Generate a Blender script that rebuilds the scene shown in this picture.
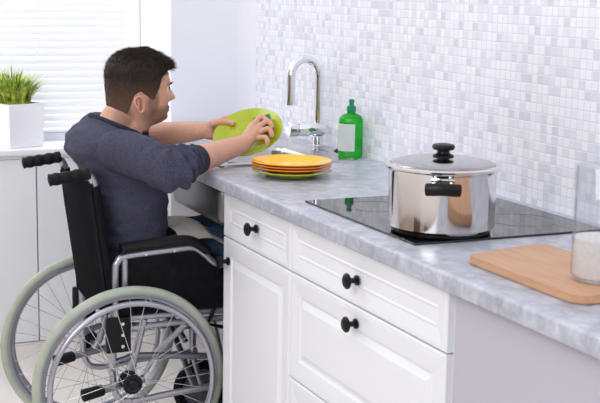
import bpy, bmesh, math, random
from mathutils import Vector, Matrix, noise
random.seed(7)
PI = math.pi
scene = bpy.context.scene
for o in list(bpy.data.objects): bpy.data.objects.remove(o)
COL = scene.collection

# ------------------------------------------------------------------ camera
YAW, PITCH, ROLL, FPX = 0.4232, 0.17163, 0.018245, 1218.76
cv = Vector((-math.cos(YAW)*math.cos(PITCH), math.sin(YAW)*math.cos(PITCH), -math.sin(PITCH)))
cr = Vector((math.sin(YAW), math.cos(YAW), 0)); cu = cr.cross(cv)
r2 = cr*math.cos(ROLL)+cu*math.sin(ROLL); u2 = cu*math.cos(ROLL)-cr*math.sin(ROLL)
cam = bpy.data.cameras.new('camera'); camo = bpy.data.objects.new('camera', cam); COL.objects.link(camo)
camo.matrix_world = Matrix(((r2.x, u2.x, -cv.x, 3.31686), (r2.y, u2.y, -cv.y, -1.24624), (r2.z, u2.z, -cv.z, 1.44268), (0, 0, 0, 1)))
cam.sensor_width = 36; cam.lens = FPX/600*36
cam.clip_start = .05
cam.dof.use_dof = True; cam.dof.focus_distance = 3.75; cam.dof.aperture_fstop = 10
scene.camera = camo

# ------------------------------------------------------------------ world, lights, exposure
w = bpy.data.worlds.new('world'); scene.world = w; w.use_nodes = True
bg = w.node_tree.nodes['Background']; bg.inputs[0].default_value = (.94, .955, 1, 1); bg.inputs[1].default_value = 1.0
def area(name, loc, target, sx, sy, power, col=(1, 1, 1)):
    l = bpy.data.lights.new(name, 'AREA'); l.shape = 'RECTANGLE'; l.size = sx; l.size_y = sy; l.energy = power; l.color = col
    o = bpy.data.objects.new(name, l); COL.objects.link(o); o.location = loc
    o.rotation_euler = (Vector(target)-Vector(loc)).to_track_quat('-Z', 'Y').to_euler(); return o
area('window_daylight', (-2.6, -.9, 1.9), (0, 0, 1.1), 2.6, 2.0, 130, (.96, .98, 1))
area('camera_side_fill', (2.6, -2.7, 2.3), (.2, 0, .8), 2.2, 1.8, 62, (.98, .985, 1))  # added soft fill from the camera side, not a room lamp
area('tile_wall_fill', (-.7, -1.3, 2.9), (-.5, .6, 1.15), 1.2, 1.0, 11, (.97, .98, 1))  # added lamp that lifts the left of the tiled wall
vs = scene.view_settings
vs.view_transform = 'Standard'; vs.look = 'None'; vs.gamma = 1; vs.use_curve_mapping = False; vs.exposure = 0.12

# ------------------------------------------------------------------ materials
def mat(name, col, rough=.5, metal=0, **k):
    m = bpy.data.materials.new(name); m.use_nodes = True
    b = m.node_tree.nodes['Principled BSDF']
    b.inputs['Base Color'].default_value = (*col, 1); b.inputs['Roughness'].default_value = rough; b.inputs['Metallic'].default_value = metal
    for kk, v in k.items(): b.inputs[kk.replace('_', ' ')].default_value = v
    return m
def sr(r, g, b):
    f = lambda c: (c/255/12.92) if c <= 10 else ((c/255+.055)/1.055)**2.4
    return (f(r), f(g), f(b))
def nd(m, t, **k):
    n = m.node_tree.nodes.new(t)
    for a, v in k.items(): setattr(n, a, v)
    return n
def lk(m, a, b): m.node_tree.links.new(a, b)
def bsdf(m): return m.node_tree.nodes['Principled BSDF']
def noisy(m, c1, c2, scale, detail=3, bump=0, bscale=None, lo=.35, hi=.65, stretch=None, rough=.5):
    tc = nd(m, 'ShaderNodeTexCoord'); src = tc.outputs['Object']
    if stretch:
        mp = nd(m, 'ShaderNodeMapping'); mp.inputs['Scale'].default_value = stretch; lk(m, src, mp.inputs[0]); src = mp.outputs[0]
    n = nd(m, 'ShaderNodeTexNoise'); n.inputs['Scale'].default_value = scale; n.inputs['Detail'].default_value = detail; n.inputs['Roughness'].default_value = rough
    lk(m, src, n.inputs['Vector'])
    r = nd(m, 'ShaderNodeValToRGB'); r.color_ramp.elements[0].color = (*c1, 1); r.color_ramp.elements[1].color = (*c2, 1)
    r.color_ramp.elements[0].position = lo; r.color_ramp.elements[1].position = hi
    lk(m, n.outputs['Fac'], r.inputs[0]); lk(m, r.outputs[0], bsdf(m).inputs['Base Color'])
    if bump:
        n2 = nd(m, 'ShaderNodeTexNoise'); n2.inputs['Scale'].default_value = bscale or scale; n2.inputs['Detail'].default_value = 3
        lk(m, src, n2.inputs['Vector'])
        bp = nd(m, 'ShaderNodeBump'); bp.inputs['Strength'].default_value = bump; bp.inputs['Distance'].default_value = .002
        lk(m, n2.outputs['Fac'], bp.inputs['Height']); lk(m, bp.outputs[0], bsdf(m).inputs['Normal'])
    return r
M = {}
def hair_nodes(m):   # short sides are browner where the skin shows between the hairs
    r = noisy(m, (.014, .009, .0065), (.040, .025, .018), 200, 3)
    tc = nd(m, 'ShaderNodeTexCoord'); sp = nd(m, 'ShaderNodeSeparateXYZ'); lk(m, tc.outputs['Object'], sp.inputs[0])
    mr = nd(m, 'ShaderNodeMapRange'); mr.inputs[1].default_value = 1.165; mr.inputs[2].default_value = 1.03; mr.inputs[4].default_value = .85; lk(m, sp.outputs[2], mr.inputs[0])
    mx = nd(m, 'ShaderNodeMix', data_type='RGBA'); mx.inputs['B'].default_value = (*sr(128, 94, 78), 1)
    lk(m, r.outputs[0], mx.inputs['A']); lk(m, mr.outputs[0], mx.inputs['Factor']); lk(m, mx.outputs['Result'], bsdf(m).inputs['Base Color'])
M['wall'] = mat('white_wall', sr(236, 236, 243), .6); noisy(M['wall'], sr(235, 235, 243), sr(239, 239, 245), 3, 2, .05, 90)
M['frame'] = mat('window_frame', sr(238, 239, 245), .35)
M['cab'] = mat('cabinet_white', sr(236, 234, 241), .38); noisy(M['cab'], sr(233, 235, 240), sr(237, 239, 243), 2, 2)
M['panel'] = mat('panel_shaded', sr(186, 183, 193), .5)  # white panel, the shade of its recess put into the grey colour
M['greypanel'] = mat('grey_laminate', sr(112, 112, 118), .45)
M['gap'] = mat('carcass', sr(170, 168, 176), .6)
M['sill'] = mat('sill', sr(240, 240, 244), .4)
M['black'] = mat('matte_black', (.004, .004, .005), .4, 0, Specular_IOR_Level=.3)
M['rubber'] = mat('black_rubber', (.006, .006, .008), .6, 0, Specular_IOR_Level=.2); noisy(M['rubber'], (.005, .005, .006), (.008, .008, .010), 60, 2)
M['nylon'] = mat('black_nylon', (.006, .006, .008), .8, 0, Specular_IOR_Level=.15); noisy(M['nylon'], (.004, .004, .006), (.008, .008, .011), 30, 4, .4, 600)
M['pad'] = mat('armrest_pad', (.008, .008, .010), .5, 0, Specular_IOR_Level=.3)
M['silver'] = mat('silver_paint', sr(178, 180, 190), .32, .75)
M['dsilver'] = mat('dark_silver', sr(128, 130, 140), .35, .75)
M['spoke'] = mat('spoke_steel', sr(205, 206, 212), .25, .8)
M['tyre'] = mat('sage_tyre', sr(165, 180, 160), .6); noisy(M['tyre'], sr(164, 173, 158), sr(178, 185, 171), 20, 3, .2, 200)
M['chrome'] = mat('chrome', (.82, .83, .85), .06, 1)
M['steel'] = mat('polished_steel', (.72, .70, .68), .09, 1)
M['brushed'] = mat('brushed_steel', (.62, .62, .63), .25, 1); noisy(M['brushed'], (.48, .48, .49), (.60, .60, .61), 40, 2, stretch=(1, 12, 1))
M['dsteel'] = mat('dark_steel', (.20, .20, .21), .38, .9)
M['hob'] = mat('hob_glass', (.006, .006, .007), .03, 0, IOR=1.6)
M['pring'] = mat('hob_ring', (.035, .035, .038), .15)
M['lidglass'] = mat('lid_glass', (.93, .95, .96), .02, 0, IOR=1.45, Transmission_Weight=1)
M['glass'] = mat('clear_glass', (.985, .99, .99), .01, 0, IOR=1.45, Transmission_Weight=1)
M['pane'] = mat('window_pane', (1, 1, 1), 0, 0, IOR=1.05, Transmission_Weight=1)
def thin(m, tint=(1, 1, 1), ior=1.45, gl=.8, po_=4):
    t = nd(m, 'ShaderNodeBsdfTransparent'); t.inputs[0].default_value = (*tint, 1); g_ = nd(m, 'ShaderNodeBsdfGlossy'); g_.inputs['Roughness'].default_value = .02
    lw = nd(m, 'ShaderNodeLayerWeight'); lw.inputs[0].default_value = .5; pw = nd(m, 'ShaderNodeMath', operation='POWER'); pw.inputs[1].default_value = po_; lk(m, lw.outputs['Facing'], pw.inputs[0])
    f = nd(m, 'ShaderNodeMapRange'); f.inputs[3].default_value = (ior-1)**2/(ior+1)**2; f.inputs[4].default_value = gl; lk(m, pw.outputs[0], f.inputs[0]); mx = nd(m, 'ShaderNodeMixShader')
    lk(m, f.outputs[0], mx.inputs[0]); lk(m, t.outputs[0], mx.inputs[1]); lk(m, g_.outputs[0], mx.inputs[2]); lk(m, mx.outputs[0], m.node_tree.nodes['Material Output'].inputs[0])
thin(M['lidglass'], (.95, .96, .97), 2.6, 1.0, 2.2); thin(M['glass'], (.95, .955, .965), 1.7, .8); thin(M['pane'], (1, 1, 1), 1.2)
M['water'] = mat('water', (1, 1, 1), 0, 0, IOR=1.33, Transmission_Weight=1)
M['sugar'] = mat('sugar', sr(244, 240, 236), .9); noisy(M['sugar'], sr(238, 233, 228), sr(248, 246, 244), 250, 3, .5, 500)
M['lime'] = mat('lime_glaze', sr(176, 192, 40), .16); noisy(M['lime'], sr(164, 178, 34), sr(174, 187, 44), 12, 2)
M['orange'] = mat('orange_glaze', sr(240, 128, 50), .15); noisy(M['orange'], sr(238, 122, 46), sr(244, 136, 56), 12, 2)
M['yellow'] = mat('yellow_glaze', sr(255, 186, 30), .13); noisy(M['yellow'], sr(252, 180, 26), sr(255, 192, 38), 12, 2)
M['spgreen'] = mat('scouring_green', (.006, .16, .07), .9); noisy(M['spgreen'], (.004, .12, .05), (.01, .22, .1), 200, 2, .6, 400)
M['spyellow'] = mat('sponge_foam', sr(250, 170, 40), .9); noisy(M['spyellow'], sr(240, 150, 30), sr(252, 185, 60), 150, 2, .6, 300)
M['soap'] = mat('green_soap', (.05, .75, .06), .12, 0, IOR=1.35, Transmission_Weight=.55); noisy(M['soap'], (.012, .42, .03), (.03, .62, .05), 30, 2)
M['cap'] = mat('green_cap', (.004, .22, .10), .35)
M['clearpl'] = mat('clear_plastic', (.85, .95, .88), .15, 0, Transmission_Weight=.6)
M['label'] = mat('white_label', sr(252, 252, 254), .5)
M['planter'] = mat('planter_white', sr(240, 240, 243), .4)
M['soil'] = mat('soil', (.03, .02, .012), .95)
M['ink'] = mat('dark_ink', sr(110, 70, 60), .8)
M['skin'] = mat('skin', sr(222, 172, 150), .5, 0, Subsurface_Weight=.12, Subsurface_Scale=.008)
M['eyew'] = mat('eye_white', sr(225, 220, 215), .2); M['iris'] = mat('iris', (.02, .012, .008), .15)
M['hair'] = mat('dark_hair', (.016, .010, .007), .6, 0, Specular_IOR_Level=.25); hair_nodes(M['hair'])
M['brow'] = mat('brow_hair', (.02, .012, .008), .7)
M['sweater'] = mat('navy_heather', (.04, .045, .075), .95); noisy(M['sweater'], sr(46, 46, 64), sr(76, 75, 96), 260, 4, .35, 500, .3, .7)
M['rib'] = mat('navy_rib', (.015, .018, .032), .9); noisy(M['rib'], sr(30, 32, 48), sr(42, 44, 62), 90, 4, .4, 400)
M['denim'] = mat('denim', (.02, .06, .12), .9); noisy(M['denim'], sr(24, 46, 72), sr(48, 76, 106), 140, 5, .3, 500)
M['towel'] = mat('cream_towel', sr(232, 222, 212), .95); noisy(M['towel'], sr(232, 224, 214), sr(244, 238, 231), 60, 4, .5, 350)
M['shoe'] = mat('dark_shoe', (.02, .02, .022), .6); M['sole'] = mat('sole', (.5, .5, .5), .7)
M['beige'] = mat('beige_wall', sr(186, 168, 152), .7); M['brown'] = mat('brown_slab', sr(84, 56, 44), .5)  # brown is for the slabs added for the pot's reflection

# skin: stubble on the jaw and a darker lip tone
def skin_nodes():
    m = M['skin']; tc = nd(m, 'ShaderNodeTexCoord')
    def blob(c, rad, src):
        s = nd(m, 'ShaderNodeVectorMath', operation='SUBTRACT'); s.inputs[1].default_value = c; lk(m, src, s.inputs[0])
        d = nd(m, 'ShaderNodeVectorMath', operation='MULTIPLY'); d.inputs[1].default_value = tuple(1/x for x in rad); lk(m, s.outputs[0], d.inputs[0])
        l = nd(m, 'ShaderNodeVectorMath', operation='LENGTH'); lk(m, d.outputs[0], l.inputs[0])
        r = nd(m, 'ShaderNodeMapRange'); r.inputs[1].default_value = 1.15; r.inputs[2].default_value = .7; lk(m, l.outputs['Value'], r.inputs[0]); return r.outputs[0]
    src = tc.outputs['Object']
    n = nd(m, 'ShaderNodeTexNoise'); n.inputs['Scale'].default_value = 700; n.inputs['Detail'].default_value = 2; lk(m, src, n.inputs['Vector'])
    nr = nd(m, 'ShaderNodeMapRange'); nr.inputs[1].default_value = .3; nr.inputs[2].default_value = .6; nr.inputs[3].default_value = .45; lk(m, n.outputs['Fac'], nr.inputs[0])
    base = None
    n0 = nd(m, 'ShaderNodeTexNoise'); n0.inputs['Scale'].default_value = 25; lk(m, src, n0.inputs['Vector'])
    mx = nd(m, 'ShaderNodeMix', data_type='RGBA'); mx.inputs['A'].default_value = (*sr(200, 148, 124), 1); mx.inputs['B'].default_value = (*sr(216, 166, 142), 1)
    lk(m, n0.outputs['Fac'], mx.inputs['Factor']); base = mx.outputs['Result']
    for c, rad, colr, amt in (((-.35, -.088, 1.048), (.11, .075, .034), sr(78, 52, 44), .85), ((-.35, -.05, 1.075), (.05, .03, .017), sr(84, 56, 48), .7), ((-.36, -.036, 1.069), (.026, .02, .006), sr(176, 104, 94), .5),
                              ((-.29, -.120, 1.095), (.035, .022, .045), sr(66, 46, 38), .75), ((-.30, -.215, 1.045), (.06, .035, .04), sr(80, 56, 46), .6)):
        f = blob(c, rad, src)
        a = nd(m, 'ShaderNodeMath', operation='MULTIPLY'); a.inputs[1].default_value = amt; lk(m, f, a.inputs[0])
        a2 = nd(m, 'ShaderNodeMath', operation='MULTIPLY'); lk(m, a.outputs[0], a2.inputs[0]); lk(m, nr.outputs[0], a2.inputs[1])
        mm = nd(m, 'ShaderNodeMix', data_type='RGBA'); mm.inputs['B'].default_value = (*colr, 1); lk(m, base, mm.inputs['A']); lk(m, a2.outputs[0], mm.inputs['Factor']); base = mm.outputs['Result']
    lk(m, base, bsdf(m).inputs['Base Color'])
skin_nodes()

# mosaic tiles: world metres in x,z
def tile_mat():
    m = mat('mosaic_tile', (.8, .8, .85), .22); tc = nd(m, 'ShaderNodeTexCoord'); P = .0248
    sc = nd(m, 'ShaderNodeVectorMath', operation='MULTIPLY'); sc.inputs[1].default_value = (1/P, 0, 1/P); lk(m, tc.outputs['Object'], sc.inputs[0])
    fl = nd(m, 'ShaderNodeVectorMath', operation='FLOOR'); lk(m, sc.outputs[0], fl.inputs[0])
    wn = nd(m, 'ShaderNodeTexWhiteNoise'); lk(m, fl.outputs[0], wn.inputs['Vector'])
    r = nd(m, 'ShaderNodeValToRGB'); e = r.color_ramp.elements
    e[0].position = 0; e[0].color = (*sr(212, 212, 226), 1); e[1].position = 1; e[1].color = (*sr(240, 240, 246), 1)
    for p_, c in ((.14, sr(222, 222, 234)), (.32, sr(229, 229, 239)), (.55, sr(236, 236, 243)), (.8, sr(242, 242, 248))):
        x = e.new(p_); x.color = (*c, 1)
    lk(m, wn.outputs['Value'], r.inputs[0])
    fr = nd(m, 'ShaderNodeVectorMath', operation='FRACTION'); lk(m, sc.outputs[0], fr.inputs[0])
    sp = nd(m, 'ShaderNodeSeparateXYZ'); lk(m, fr.outputs[0], sp.inputs[0])
    outs = []
    for ax in (0, 2):
        a = nd(m, 'ShaderNodeMath', operation='PINGPONG'); a.inputs[1].default_value = .5; lk(m, sp.outputs[ax], a.inputs[0]); outs.append(a.outputs[0])
    mn = nd(m, 'ShaderNodeMath', operation='MINIMUM'); lk(m, outs[0], mn.inputs[0]); lk(m, outs[1], mn.inputs[1])
    g = nd(m, 'ShaderNodeMapRange'); g.inputs[1].default_value = .03; g.inputs[2].default_value = .09; lk(m, mn.outputs[0], g.inputs[0])
    mx = nd(m, 'ShaderNodeMix', data_type='RGBA'); mx.inputs['A'].default_value = (*sr(226, 226, 236), 1)
    lk(m, g.outputs[0], mx.inputs['Factor']); lk(m, r.outputs[0], mx.inputs['B']); lk(m, mx.outputs['Result'], bsdf(m).inputs['Base Color'])
    bp = nd(m, 'ShaderNodeBump'); bp.inputs['Strength'].default_value = .5; bp.inputs['Distance'].default_value = .001
    lk(m, g.outputs[0], bp.inputs['Height']); lk(m, bp.outputs[0], bsdf(m).inputs['Normal'])
    return m
M['tile'] = tile_mat()
def stone_mat():
    m = mat('grey_stone', (.4, .42, .46), .33); tc = nd(m, 'ShaderNodeTexCoord')
    n1 = nd(m, 'ShaderNodeTexNoise'); n1.inputs['Scale'].default_value = 22; n1.inputs['Detail'].default_value = 8; n1.inputs['Roughness'].default_value = .65; n1.inputs['Distortion'].default_value = .8
    v = nd(m, 'ShaderNodeTexVoronoi'); v.inputs['Scale'].default_value = 38
    n3 = nd(m, 'ShaderNodeTexNoise'); n3.inputs['Scale'].default_value = 30; n3.inputs['Detail'].default_value = 2
    ad = nd(m, 'ShaderNodeMix', data_type='RGBA'); ad.inputs['Factor'].default_value = .04
    lk(m, tc.outputs['Object'], n3.inputs['Vector']); lk(m, tc.outputs['Object'], ad.inputs['A']); lk(m, n3.outputs['Color'], ad.inputs['B'])
    lk(m, ad.outputs['Result'], v.inputs['Vector']); lk(m, tc.outputs['Object'], n1.inputs['Vector'])
    r1 = nd(m, 'ShaderNodeValToRGB'); e = r1.color_ramp.elements
    e[0].position = .3; e[0].color = (*sr(130, 134, 147), 1); e[1].position = .7; e[1].color = (*sr(208, 211, 220), 1)
    x = e.new(.5); x.color = (*sr(172, 176, 188), 1)
    lk(m, n1.outputs['Fac'], r1.inputs[0])
    s = nd(m, 'ShaderNodeSeparateColor'); lk(m, v.outputs['Color'], s.inputs[0])
    r2_ = nd(m, 'ShaderNodeValToRGB'); r2_.color_ramp.elements[0].color = (*sr(160, 162, 172), 1); r2_.color_ramp.elements[1].color = (*sr(198, 201, 210), 1)
    lk(m, s.outputs[0], r2_.inputs[0])
    mx = nd(m, 'ShaderNodeMix', data_type='RGBA'); mx.inputs['Factor'].default_value = .35; lk(m, r1.outputs[0], mx.inputs['A']); lk(m, r2_.outputs[0], mx.inputs['B'])
    lk(m, mx.outputs['Result'], bsdf(m).inputs['Base Color'])
    return m
M['stone'] = stone_mat()
M['board'] = mat('wood_board', (.5, .3, .15), .5); noisy(M['board'], sr(188, 144, 112), sr(204, 160, 126), 10, 5, .1, 60, .3, .7, (1, 9, 9))
M['floor'] = mat('floor', (.6, .55, .5), .35); noisy(M['floor'], sr(214, 205, 198), sr(226, 219, 214), 2.5, 5, 0, None, .3, .7, (1, 6, 1))
M['leaf'] = mat('leaf', (.2, .4, .03), .45); noisy(M['leaf'], sr(60, 110, 20), sr(205, 215, 80), 30, 2)
def blind_mat():
    m = mat('blind_slat', (.79, .795, .81), .5); t = nd(m, 'ShaderNodeBsdfTranslucent'); t.inputs[0].default_value = (.8, .8, .82, 1)
    mx = nd(m, 'ShaderNodeMixShader'); mx.inputs[0].default_value = .11
    lk(m, bsdf(m).outputs[0], mx.inputs[1]); lk(m, t.outputs[0], mx.inputs[2]); lk(m, mx.outputs[0], m.node_tree.nodes['Material Output'].inputs[0]); return m
M['blind'] = blind_mat()

# ------------------------------------------------------------------ mesh helpers
def obj(name, bm, m, parent=None, smooth=True, angle=40):
    me = bpy.data.meshes.new(name); bmesh.ops.recalc_face_normals(bm, faces=bm.faces[:]); bm.to_mesh(me); bm.free()
    ms = m if isinstance(m, (list, tuple)) else [m]
    for x in ms: me.materials.append(M[x] if isinstance(x, str) else x)
    if smooth:
        for p in me.polygons: p.use_smooth = True
        try: me.set_sharp_from_angle(angle=math.radians(angle))
        except Exception: pass
    o = bpy.data.objects.new(name, me); COL.objects.link(o)
    if parent: o.parent = parent
    return o
def thing(name, label, cat, loc=(0, 0, 0), rz=0, group=None):
    o = bpy.data.objects.new(name, None); COL.objects.link(o); o.location = loc; o.rotation_euler = (0, 0, rz)
    o.empty_display_size = .05
    return tag(o, label, cat, group)
def tag(o, label, cat, group=None):
    o['label'] = label; o['category'] = cat
    if group: o['group'] = group
    return o
def struct(name, bm, m, smooth=False):
    o = obj(name, bm, m, None, smooth); o['kind'] = 'structure'; return o
def B(): return bmesh.new()
def box(bm, x0, x1, y0, y1, z0, z1, bev=0, seg=2):
    vs_ = [bm.verts.new((x, y, z)) for x in (x0, x1) for y in (y0, y1) for z in (z0, z1)]
    fs = [(0, 1, 3, 2), (4, 6, 7, 5), (0, 4, 5, 1), (2, 3, 7, 6), (0, 2, 6, 4), (1, 5, 7, 3)]
    fc = [bm.faces.new([vs_[i] for i in f]) for f in fs]
    if bev:
        es = list({e for f in fc for e in f.edges})
        bmesh.ops.bevel(bm, geom=es, offset=bev, segments=seg, profile=.5, affect='EDGES')
    return bm
def frames(pts):
    pts = [Vector(p) for p in pts]; n = len(pts); T = []
    for i in range(n):
        a = pts[max(0, i-1)]; b = pts[min(n-1, i+1)]; T.append((b-a).normalized())
    up = Vector((0, 0, 1)) if abs(T[0].z) < .9 else Vector((1, 0, 0))
    N = (up-T[0]*up.dot(T[0])).normalized(); out = []
    for i in range(n):
        N = (N-T[i]*N.dot(T[i])).normalized(); out.append((pts[i], T[i], N, T[i].cross(N)))
    return out
def tube(bm, pts, rad, seg=12, cap=True, sq=1.0, closed=False):
    if not isinstance(rad, (list, tuple)): rad = [rad]*len(pts)
    rings = []
    for (p, T, N, Q), r in zip(frames(pts), rad):
        rings.append([bm.verts.new(p+N*(math.cos(2*PI*k/seg)*r)+Q*(math.sin(2*PI*k/seg)*r*sq)) for k in range(seg)])
    for a, b in zip(rings, rings[1:]):
        for k in range(seg): bm.faces.new((a[k], a[(k+1) % seg], b[(k+1) % seg], b[k]))
    if cap:
        bm.faces.new(rings[0]); bm.faces.new(rings[-1][::-1])
    return bm
def spline(pts, n=8):
    P = [Vector(p) for p in pts]; out = []
    for i in range(len(P)-1):
        p0, p1, p2, p3 = P[max(0, i-1)], P[i], P[i+1], P[min(len(P)-1, i+2)]
        for k in range(n):
            t = k/n; out.append(.5*((2*p1)+(p2-p0)*t+(2*p0-5*p1+4*p2-p3)*t*t+(-p0+3*p1-3*p2+p3)*t**3))
    out.append(P[-1]); return out
def lathe(bm, prof, seg=48, mtx=None, mi=None):
    rings = []
    for r, z in prof:
        if r < 1e-6: rings.append([bm.verts.new((0, 0, z))])
        else: rings.append([bm.verts.new((r*math.cos(2*PI*k/seg), r*math.sin(2*PI*k/seg), z)) for k in range(seg)])
    for i, (a, b) in enumerate(zip(rings, rings[1:])):
        for k in range(seg):
            k2 = (k+1) % seg
            if len(a) == 1 and len(b) == 1: break
            if len(a) == 1: f = bm.faces.new((a[0], b[k], b[k2]))
            elif len(b) == 1: f = bm.faces.new((a[k], b[0], a[k2]))
            else: f = bm.faces.new((a[k], b[k], b[k2], a[k2]))
            if mi: f.material_index = mi[i]
    if mtx is not None:
        bmesh.ops.transform(bm, matrix=mtx, verts=[v for r in rings for v in r])
    return bm
def torus(bm, R_, r, mtx=None, seg=96, ms=14, sq=1.0):
    rings = []
    for i in range(seg):
        a = 2*PI*i/seg
        rings.append([bm.verts.new(((R_+r*math.cos(2*PI*k/ms))*math.cos(a), (R_+r*math.cos(2*PI*k/ms))*math.sin(a), r*sq*math.sin(2*PI*k/ms))) for k in range(ms)])
    for i in range(seg):
        a, b = rings[i], rings[(i+1) % seg]
        for k in range(ms): bm.faces.new((a[k], a[(k+1) % ms], b[(k+1) % ms], b[k]))
    if mtx is not None: bmesh.ops.transform(bm, matrix=mtx, verts=[v for r_ in rings for v in r_])
    return bm
def axm(o, zdir, xdir=None):
    z = Vector(zdir).normalized(); x = Vector(xdir) if xdir else (Vector((0, 0, 1)) if abs(z.z) < .9 else Vector((1, 0, 0)))
    x = (x-z*x.dot(z)).normalized(); y = z.cross(x); o = Vector(o)
    return Matrix(((x.x, y.x, z.x, o.x), (x.y, y.y, z.y, o.y), (x.z, y.z, z.z, o.z), (0, 0, 0, 1)))
def remesh(o, vox, smooth=2):
    md = o.modifiers.new('remesh', 'REMESH'); md.mode = 'VOXEL'; md.voxel_size = vox; md.use_smooth_shade = True
    if smooth:
        s = o.modifiers.new('smooth', 'SMOOTH'); s.iterations = smooth; s.factor = .5
    return o
def panel_front(bm, x0, x1, z0, z1, prof):
    """raised cabinet front facing -y: prof = [(inset, y)], closed flat in the middle, back at y=0"""
    rings = []
    for ins, y in prof:
        rings.append([bm.verts.new(c) for c in ((x0+ins, y, z0+ins), (x1-ins, y, z0+ins), (x1-ins, y, z1-ins), (x0+ins, y, z1-ins))])
    for a, b in zip(rings, rings[1:]):
        for k in range(4): bm.faces.new((a[k], a[(k+1) % 4], b[(k+1) % 4], b[k]))
    bm.faces.new(rings[-1]); bm.faces.new(rings[0][::-1]); return bm

FZ = -.02          # floor
W1, W2 = .4953, .7906
XT = W1+W2
# ------------------------------------------------------------------ room shell
struct('floor', box(B(), -2.1, 4.8, -3.4, .8, FZ-.1, FZ), 'floor')
struct('wall_tiled', box(B(), -1.24, 4.6, .6, .72, FZ, 2.6), 'tile')
struct('wall_corner', box(B(), -1.44, -1.24, .6, .72, FZ, 2.6), 'wall')
struct('wall_pier', box(B(), -2.0, -1.44, .31, .72, FZ, 2.6), 'wall')
bm = B(); box(bm, -2.0, -1.86, -3.3, .31, FZ, .82); box(bm, -2.0, -1.86, -3.3, .31, 2.25, 2.6); box(bm, -2.0, -1.86, -3.3, -2.0, .82, 2.25)
struct('wall_window', bm, 'wall')
struct('wall_front', box(B(), -2.0, 4.7, -3.35, -3.25, FZ, 2.6), 'beige')
struct('wall_end', box(B(), 4.6, 4.7, -3.25, .6, FZ, 2.6), 'wall')
bm = B()
for a in ((-1.92, -1.865, .24, .31, .82, 2.25), (-1.92, -1.865, -2.0, -1.93, .82, 2.25), (-1.92, -1.865, -1.93, .24, .82, .85), (-1.92, -1.865, -1.93, .24, 2.18, 2.25), (-1.92, -1.865, -.86, -.80, .85, 2.18)):
    box(bm, *a, bev=.006)
wf = struct('window_1', bm, 'frame')
o = obj('window_pane', box(box(B(), -1.90, -1.895, -1.93, -.86, .85, 2.18), -1.90, -1.895, -.80, .24, .85, 2.18), 'pane', wf, False); o['kind'] = 'structure'
bm = B(); box(bm, 1.0, 1.9, -3.25, -3.21, FZ, 2.1, .005)
d = struct('reflection_slab_1', bm, 'brown')  # out-of-view brown slabs, added to give the pot dark bands to reflect
struct('reflection_slab_2', box(B(), 2.5, 3.3, -3.25, -3.21, FZ, 2.1, .005), 'brown')
struct('reflection_slab_3', box(B(), 4.56, 4.6, -2.9, -2.1, FZ, 2.1, .005), 'brown')

# window blind
bl = thing('window_blind', 'white horizontal slat blind drawn down over the window', 'blind', (-1.845, -.85, .84))
bm = B()
for k in range(44):
    z = .02+k*.0305; a = math.radians(63)
    c, s = math.cos(a)*.018, math.sin(a)*.018
    v = [bm.verts.new(p) for p in ((-c, -1.06, z+s), (c, -1.06, z-s), (c, 1.085, z-s), (-c, 1.085, z+s))]
    v2 = [bm.verts.new(x.co+Vector((.0012, 0, .0008))) for x in v]
    bm.faces.new(v); bm.faces.new(v2[::-1])
    for i in range(4): bm.faces.new((v[i], v2[i], v2[(i+1) % 4], v[(i+1) % 4]))
obj('slats', bm, 'blind', bl, False)
obj('bottom_rail', box(B(), -.012, .012, -1.06, 1.06, -.012, .002, .003), 'frame', bl)
obj('head_rail', box(B(), -.018, .018, -1.06, 1.06, 1.345, 1.39, .003), 'frame', bl)
for y in (-.7, 0, .7): obj('ladder_cord', tube(B(), [(.019, y, 0), (.019, y, 1.35)], .0012, 6), 'frame', bl)

# low cabinets and sill board under the window
tag(obj('window_sill_board', box(box(B(), -1.86, -1.575, -3.2, .305, .765, .79, .004), -1.86, -1.60, -3.2, .305, .75, .765), 'sill'), 'white sill board running along under the window blind', 'windowsill')
lab = ['white flat-fronted low cabinet under the window right of the seam', 'white flat-fronted low cabinet under the window left of the seam']
for i, (y0, y1) in enumerate(((-.209, .305), (-2.2, -.213))):
    c = thing('low_cabinet', lab[i], 'cabinet', (-1.6, (y0+y1)/2, FZ), 0, 'low cabinets under the window'); h = (y1-y0)/2
    obj('body', box(B(), -.25, -.02, -h, h, 0, .768), 'gap', c, False)
    obj('door', box(B(), -.018, 0, -h+.0005, h-.0005, .003, .768, .0015), 'cab', c, False)

# ------------------------------------------------------------------ kitchen run
BK = .585
def knob(parent, x, z):
    bm = B(); lathe(bm, [(0, 0), (.012, 0), (.012, .004), (.0065, .007), (.006, .018), (.013, .021), (.0185, .025), (.0185, .029), (.014, .033), (0, .035)], 28, axm((x, -.0195, z), (0, -1, 0)))
    return obj('knob', bm, 'black', parent)
DR = [(0, 0), (.0, -.016), (.003, -.019), (.012, -.0195), (.042, -.0145), (.045, -.0165), (.048, -.0165), (.051, -.0145)]
DP = [(0, 0), (.0, -.016), (.003, -.019), (.014, -.0195), (.052, -.016), (.055, -.010), (.060, -.0095), (.074, -.0155), (.078, -.0175)]
ca = thing('base_cabinet', 'narrow white base cabinet with one drawer over a door, beside the wheelchair', 'cabinet', (0, .02, FZ))
ZO = -FZ
obj('body', box(box(B(), .002, W1-.002, .0, BK-.02, .1, .855+ZO), .002, W1-.002, .05, BK-.02, 0, .1), 'cab', ca, False)
f = obj('drawer', panel_front(B(), .002, W1-.002, .7255+ZO, .857+ZO, DR), 'cab', ca, False); knob(f, W1/2+.012, .792+ZO)
f = obj('door', panel_front(B(), .002, W1-.002, .10+ZO, .7215+ZO, DP), 'cab', ca, False); knob(f, .045, .655+ZO)
cb = thing('base_cabinet', 'wide white base cabinet with three stacked drawers under the hob', 'cabinet', (W1, .02, FZ))
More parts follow.
